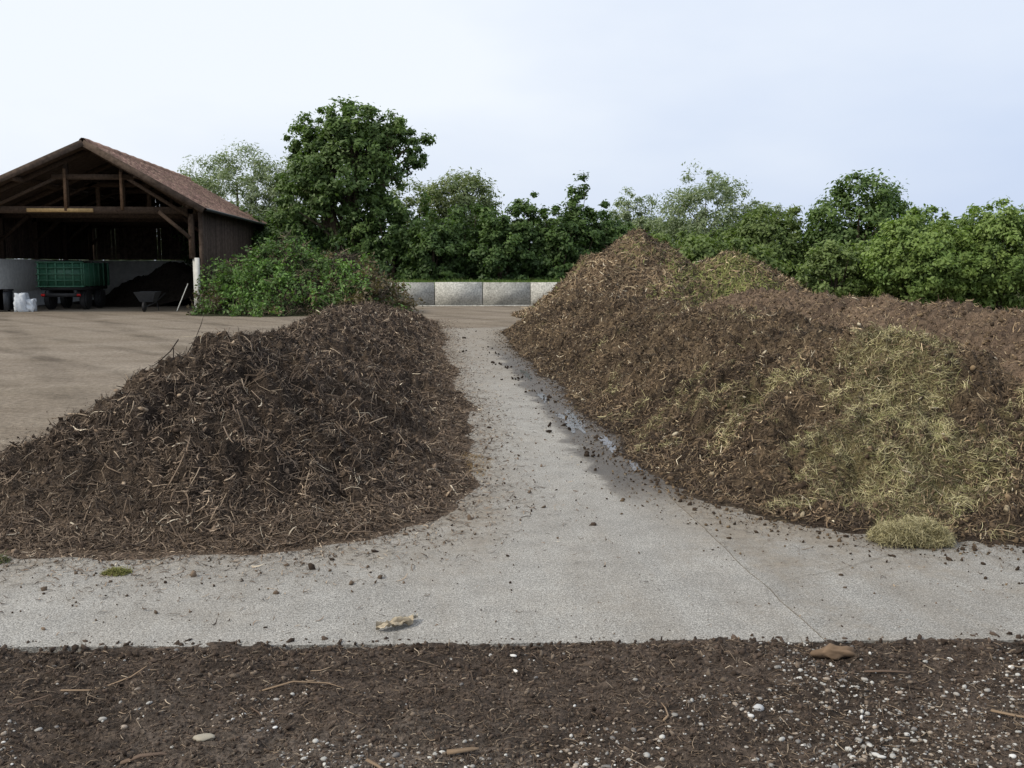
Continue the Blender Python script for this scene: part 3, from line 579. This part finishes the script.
def softbox(name,x0,x1,y0,y1,z1,mat,par=None,bulge=.08,seed=1,lv=3):
    b=bmesh.new();bmesh.ops.create_cube(b,size=1);bmesh.ops.subdivide_edges(b,edges=b.edges[:],cuts=7,use_grid_fill=True)
    for v in b.verts:
        p=v.co*2;k=1-.12*(abs(p.x*p.y)**3);k-=.1*abs(p.z)**4
        fx=fbm(np.array([p.x*1.1+p.z]),np.array([p.y*1.1+p.z*.7]),.5,3,seed)[0]
        v.co.x=(x0+x1)/2+(x1-x0)/2*p.x*k*(1+bulge*fx);v.co.y=(y0+y1)/2+(y1-y0)/2*p.y*k*(1+bulge*fx);v.co.z=z1/2*(p.z*(1+bulge*.6*fx)+1)
    me=bpy.data.meshes.new(name);b.to_mesh(me);b.free();me.materials.append(mat)
    for p_ in me.polygons:p_.use_smooth=True
    ca=me.color_attributes.new('Col','FLOAT_COLOR','POINT');ca.data.foreach_set('color',np.ones(len(me.vertices)*4,dtype=np.float32))
    return link(bpy.data.objects.new(name,me),par)
softbox('white_bulk_bag',-16.15,-15.7,40.9,41.5,.72,M_bag,None,.35,4);softbox('white_bulk_bag',-15.85,-15.4,41.0,41.4,.5,M_bag,None,.4,9)
for k_,(bx,bw) in enumerate([(-16.75,.55),(-16.35,.28)]):
    E=empty('waste_bin');boxes('tub',[(bx-.3,bx-.3+bw,40.9,41.5,.08,.82)],M_bin,E);boxes('lid',[(bx-.33,bx-.27+bw,40.86,41.54,.823,.89)],M_black,E);wheel('wheel',bx-.2,41.5,.1,.06,E)
W=empty('wheelbarrow');b=bmesh.new()
vv=[b.verts.new(p) for p in[(-11.3,40.9,.38),(-10.8,40.9,.38),(-10.8,41.5,.38),(-11.3,41.5,.38),(-11.5,40.75,.78),(-10.65,40.75,.78),(-10.65,41.75,.78),(-11.5,41.75,.78)]]
for f in([0,3,2,1],[0,1,5,4],[1,2,6,5],[2,3,7,6],[3,0,4,7]):b.faces.new([vv[i] for i in f])
me=bpy.data.meshes.new('tray');b.to_mesh(me);b.free();me.materials.append(M_bin);ca=me.color_attributes.new('Col','FLOAT_COLOR','POINT');ca.data.foreach_set('color',np.ones(32,dtype=np.float32));link(bpy.data.objects.new('tray',me),W)
tubes('frame',[([(-11.4,42.5,.7),(-11.3,41.3,.35),(-11.1,40.6,.2)],[.02]*3),([(-10.7,42.5,.7),(-10.8,41.3,.35),(-11.0,40.6,.2)],[.02]*3),([(-11.3,41.5,.35),(-11.35,41.6,0)],[.02]*2),([(-10.8,41.5,.35),(-10.75,41.6,0)],[.02]*2)],M_bin,6,W)
wheel('wheel',-11.05,40.6,.2,.09,W)
tubes('leaning_pole',[([(-9.95,41.2,.0),(-9.5,41.3,1.1)],[.02,.02])],M_concL,6)
dI=dict(seed=500,peaks=[(-12.0,50,3.4,4,2.0),(-10.6,49,2.2,4,1.7),(-14.0,52,2.5,3,1.3)],H=lambda y:2+0*y,rough=.7)
xs=np.linspace(-17.4,-9.2,140);ys=np.linspace(45.5,55.6,120);X,Y=np.meshgrid(xs,ys);grid('soil_heap',X,Y,heap_z(X,Y,dI)+.02,M_pile,np.ones(X.shape+(3,))*np.array([.03,.024,.019]))

# ---------------- back wall ----------------
RW=empty('concrete_wall');L=[];x=-3.9
while x<13:
    L.append((x,x+2.13,45.2+rng.uniform(0,.02),45.38,-.03,1.07+rng.uniform(-.015,.015)));x+=2.16
boxes('panels',L,M_conc,RW)
boxes('footing',[(-3.9,13,45.1,45.19,-.03,.05)],M_conc,RW)

# ---------------- vegetation ----------------
def leaf_mesh(P,Nn,size,cols,name,parent=None,add=True,asp=.5):
    n=len(P);u=nrm(np.cross(Nn,rng.normal(size=(n,3))));v=np.cross(Nn,u);s=size[:,None]
    V=np.stack([P-u*s,P+v*s*asp+Nn*s*.15,P+u*s,P-v*s*asp+Nn*s*.15],1)
    return npmesh(name,V,np.arange(n*4).reshape(n,4),M_leaf,np.repeat(cols,4,axis=0),False,parent,add)
def crown_pts(ncl,npc,cen,rad,lowcut=-1,rough=.35,seed=0,csize=.16,shell=.55):
    d=nrm(rng.normal(size=(ncl*3,3)));d=d[d[:,2]>lowcut][:ncl]
    lob=1+rough*fbm(d[:,0]*2+d[:,2]*1.7+seed,d[:,1]*2-d[:,2]*1.3,1.0,3,seed)*1.6
    r=(shell+(1-shell)*rng.uniform(size=len(d))**.6)*lob
    C=np.array(cen)+d*r[:,None]*np.array(rad)
    cr=csize*np.mean(rad)*rng.uniform(.5,1.4,len(C))
    k=rng.poisson(npc,len(C));idx=np.repeat(np.arange(len(C)),k)
    off=rng.normal(size=(len(idx),3))*.55;off[:,2]*=.75
    P=C[idx]+off*cr[idx][:,None]
    return C,P,idx,d,off
def tree(name,cen,rad,ncl,npc,ls,c1,c2,trunk_r=.15,lowcut=-.8,rough=.35,seed=0,csize=.17,base=(0,0,0),limbs=14,asp=.5,shell=.5,parts=None):
    E=empty(name,base);allP=[];allN=[];allC=[];allS=[];TL=[]
    for (ce,ra,nc) in (parts or [(cen,rad,ncl)]):
        C,P,idx,d,off=crown_pts(nc,npc,ce,ra,lowcut,rough,seed,csize,shell)
        Nn=nrm(d[idx]*.6+off*.5+rng.normal(0,.6,(len(P),3))+np.array([0,0,.5]))
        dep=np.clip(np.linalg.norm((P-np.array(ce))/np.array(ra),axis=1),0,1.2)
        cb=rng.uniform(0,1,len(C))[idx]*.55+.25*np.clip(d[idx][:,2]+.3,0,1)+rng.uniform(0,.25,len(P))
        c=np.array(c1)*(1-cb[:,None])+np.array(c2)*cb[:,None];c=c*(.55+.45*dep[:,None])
        allP.append(P);allN.append(Nn);allC.append(c);allS.append(ls*rng.uniform(.55,1.3,len(P)))
        for q in C[rng.choice(len(C),min(limbs,len(C)),replace=False)]:
            z0=ce[2]-ra[2]*rng.uniform(.3,.95);z0=max(z0,.3);z0=min(z0,q[2]*.8+.1)
            s=np.array([ce[0]*z0/max(ce[2],.1)*.6,ce[1]*0,z0]);m=(s+q)/2+rng.normal(0,.12,3)*np.array(ra)*.5;
            r0=trunk_r*.42;TL.append(([tuple(s),tuple(m),tuple(q)],[r0,r0*.6,r0*.15]))
        top=ce[2]+ra[2]*.55
        TL.append(([(0,0,-.1),(ce[0]*.2,ce[1]*.2,top*.3),(ce[0]*.7,ce[1]*.7,top*.65),(ce[0],ce[1],top)],[trunk_r*1.2,trunk_r,trunk_r*.6,trunk_r*.15]))
    P=np.concatenate(allP);k=P[:,2]>.03
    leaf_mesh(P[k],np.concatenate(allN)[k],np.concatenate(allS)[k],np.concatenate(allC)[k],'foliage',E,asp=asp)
    tubes('trunk_and_limbs',TL,M_bark,7,E,col=(.09,.07,.05))
    return E
DK=((.04,.075,.026),(.11,.175,.05));MD=((.058,.10,.034),(.15,.225,.065));LT=((.16,.205,.115),(.28,.33,.195));BR_=((.10,.165,.042),(.24,.32,.09));OL=((.105,.15,.06),(.235,.275,.125));OD=((.08,.125,.036),(.185,.24,.078))
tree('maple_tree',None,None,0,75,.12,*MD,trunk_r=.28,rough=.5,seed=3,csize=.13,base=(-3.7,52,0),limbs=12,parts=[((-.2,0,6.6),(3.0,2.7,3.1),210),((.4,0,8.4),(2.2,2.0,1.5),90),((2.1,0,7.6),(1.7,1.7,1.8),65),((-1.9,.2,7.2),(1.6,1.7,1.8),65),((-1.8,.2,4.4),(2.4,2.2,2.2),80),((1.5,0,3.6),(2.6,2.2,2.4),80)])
def rnd(name,x,y,h,wd,pl,seed,ls=.12,low=.12,npc=60,ncl=170,rough=.4,trunk=.15,cs=.17,asp=.5,shell=.5):
    cz=h*(.5+low*.5);rz_=h*(.5-low*.5)
    return tree(name,(0,0,cz),(wd/2,wd/2*.9,rz_),ncl,npc,ls,*pl,trunk_r=trunk,seed=seed,base=(x,y,0),rough=rough,csize=cs,asp=asp,shell=shell,lowcut=-1)
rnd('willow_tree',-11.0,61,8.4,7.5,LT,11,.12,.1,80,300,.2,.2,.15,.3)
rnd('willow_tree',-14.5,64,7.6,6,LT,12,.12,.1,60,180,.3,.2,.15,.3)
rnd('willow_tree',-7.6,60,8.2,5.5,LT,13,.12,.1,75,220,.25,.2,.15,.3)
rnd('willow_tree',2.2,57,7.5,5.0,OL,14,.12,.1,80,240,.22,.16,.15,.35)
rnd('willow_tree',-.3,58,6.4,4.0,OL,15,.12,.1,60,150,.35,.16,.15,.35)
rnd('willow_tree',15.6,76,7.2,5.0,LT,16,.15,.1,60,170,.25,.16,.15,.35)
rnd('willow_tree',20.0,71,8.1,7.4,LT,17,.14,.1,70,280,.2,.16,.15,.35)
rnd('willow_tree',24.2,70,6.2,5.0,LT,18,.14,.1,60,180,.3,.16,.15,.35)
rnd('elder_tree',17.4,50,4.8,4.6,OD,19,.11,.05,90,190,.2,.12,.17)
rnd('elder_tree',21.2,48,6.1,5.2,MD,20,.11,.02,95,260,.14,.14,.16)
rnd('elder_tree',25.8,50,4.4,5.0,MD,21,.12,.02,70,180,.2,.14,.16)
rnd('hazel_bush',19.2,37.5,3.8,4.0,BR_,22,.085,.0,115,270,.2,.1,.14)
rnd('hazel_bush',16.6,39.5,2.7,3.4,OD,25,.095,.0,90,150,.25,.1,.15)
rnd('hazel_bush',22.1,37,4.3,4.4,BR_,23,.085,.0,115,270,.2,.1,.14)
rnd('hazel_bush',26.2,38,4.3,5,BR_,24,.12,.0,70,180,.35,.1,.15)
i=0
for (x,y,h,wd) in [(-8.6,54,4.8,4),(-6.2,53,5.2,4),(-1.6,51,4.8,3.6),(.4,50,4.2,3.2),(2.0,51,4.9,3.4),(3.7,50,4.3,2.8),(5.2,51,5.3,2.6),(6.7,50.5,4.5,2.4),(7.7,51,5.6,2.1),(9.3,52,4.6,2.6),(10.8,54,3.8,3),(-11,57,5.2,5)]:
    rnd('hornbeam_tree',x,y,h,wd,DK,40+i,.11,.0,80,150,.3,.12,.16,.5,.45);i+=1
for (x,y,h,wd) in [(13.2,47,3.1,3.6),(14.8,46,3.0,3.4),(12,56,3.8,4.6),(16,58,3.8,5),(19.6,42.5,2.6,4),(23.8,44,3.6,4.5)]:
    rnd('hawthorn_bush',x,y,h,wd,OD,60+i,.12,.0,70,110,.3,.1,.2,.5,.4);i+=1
n=52000;x=rng.uniform(-90,110,n);hh=4.6+2.5*fbm(x,0*x,9,4,77);z=rng.uniform(0,1,n)**.8*hh;y=82+rng.normal(0,1.5,n)+6*fbm(x,z,8,3,78)
cb=np.clip(.4+.6*fbm(x,z*1.5,2.2,3,79),0,1)[:,None]
leaf_mesh(np.stack([x,y,z],-1),nrm(rng.normal(size=(n,3))+np.array([0,-.6,.6])),rng.uniform(.2,.4,n),np.array([.12,.16,.10])*(1-cb)+np.array([.21,.25,.16])*cb,'distant_tree_belt')
n=26000;x=rng.uniform(-4,26,n);y=np.where(x<9,rng.uniform(45.4,49.5,n),rng.uniform(40.5,45,n));zb=np.where(x<9,.72+.1*fbm(x,y,1,2,5),0)
xs=np.linspace(-6,13,60);ys=np.linspace(45.42,60,30);X,Y=np.meshgrid(xs,ys);grid('grass_bank',X,Y,.78+.12*fbm(X,Y,1.5,3,5)-.78*sstep(52,60,Y),M_pile,np.ones(X.shape+(3,))*np.array([.06,.10,.027]))
fibers('grass_tufts',np.stack([x,y,zb+.15],-1),nrm(rng.normal(0,.3,(n,3))+np.array([0,0,1.])),nrm(rng.normal(size=(n,3))),rng.uniform(.25,.6,n),rng.uniform(.02,.04,n),pal(n,[(.08,.15,.03),(.14,.21,.05),(.18,.19,.07)],[3,3,1]),M_leaf,.2,ribbon=True)

# brushwood / green-waste beside the barn
G=empty('green_waste_heap')
dG=dict(seed=600,peaks=[(-5.4,40,2.6,3.2,2.8),(-3.5,40,2.5,3,2.2),(-7.2,40,1.6,2.5,1.5),(-2.6,40,1.6,2.5,1.6)],H=lambda y:3+0*y,rough=2.6)
xs=np.linspace(-8.75,.3,150);ys=np.linspace(35.5,44,130);X,Y=np.meshgrid(xs,ys)
grid('brush_mound',X,Y,heap_z(X,Y,dG),M_pile,np.ones(X.shape+(3,))*np.array([.035,.037,.019]),G)
nb=620;x=rng.uniform(-8.5,-1.1,nb);y=rng.uniform(36.8,42,nb);z=heap_z(x,y,dG);k=z>.05;x,y,z=x[k],y[k],z[k];nb=len(x)
gp=np.clip(1.08-.25*(x+5.6),.15,.97)*(.75+.5*(fbm(x,y,1.2,2,611)>-.1));gr=rng.uniform(size=nb)<gp
Dg=nrm(rng.normal(size=(nb,3))*np.array([1,.8,.35])+np.array([0,-.35,.5]));Lg=rng.uniform(.5,1.6,nb)
m_=58;t=rng.uniform(0,1,(nb,m_));P=np.stack([x,y,z],-1)[:,None]+Dg[:,None]*(Lg[:,None]*t)[...,None];P[...,2]-=.4*Lg[:,None]*t*t;P=P+rng.normal(0,.11,P.shape)
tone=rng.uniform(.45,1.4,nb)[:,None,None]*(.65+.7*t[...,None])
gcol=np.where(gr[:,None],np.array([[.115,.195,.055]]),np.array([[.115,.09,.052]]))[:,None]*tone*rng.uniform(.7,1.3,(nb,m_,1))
P=P.reshape(-1,3);gcol=gcol.reshape(-1,3);k=(P[:,2]>.02)&(P[:,0]>-8.75)
leaf_mesh(P[k],nrm(rng.normal(size=(len(P),3))+np.array([0,-.3,.8]))[k],rng.uniform(.045,.10,len(P))[k],gcol[k],'cut_foliage',G)
n=5200;x=rng.uniform(-8.5,-.9,n);y=rng.uniform(36.3,42,n);z=heap_z(x,y,dG);k=(z>.02)&(rng.uniform(size=n)<.25+.75*sstep(-6,-3,x));x,y,z=x[k],y[k],z[k];n=len(x);Nn=np.tile([0,-.3,1.],(n,1))
fibers('cut_branches',np.stack([x,y,z+.12],-1),tang(n,nrm(Nn),.55),Nn,rng.gamma(3,.17,n)+.2,rng.uniform(.015,.035,n),pal(n,[(.05,.04,.03),(.13,.10,.07),(.25,.195,.13),(.06,.09,.03)],[4,4,2,2]),M_fib,.12,parent=G)
print('done')
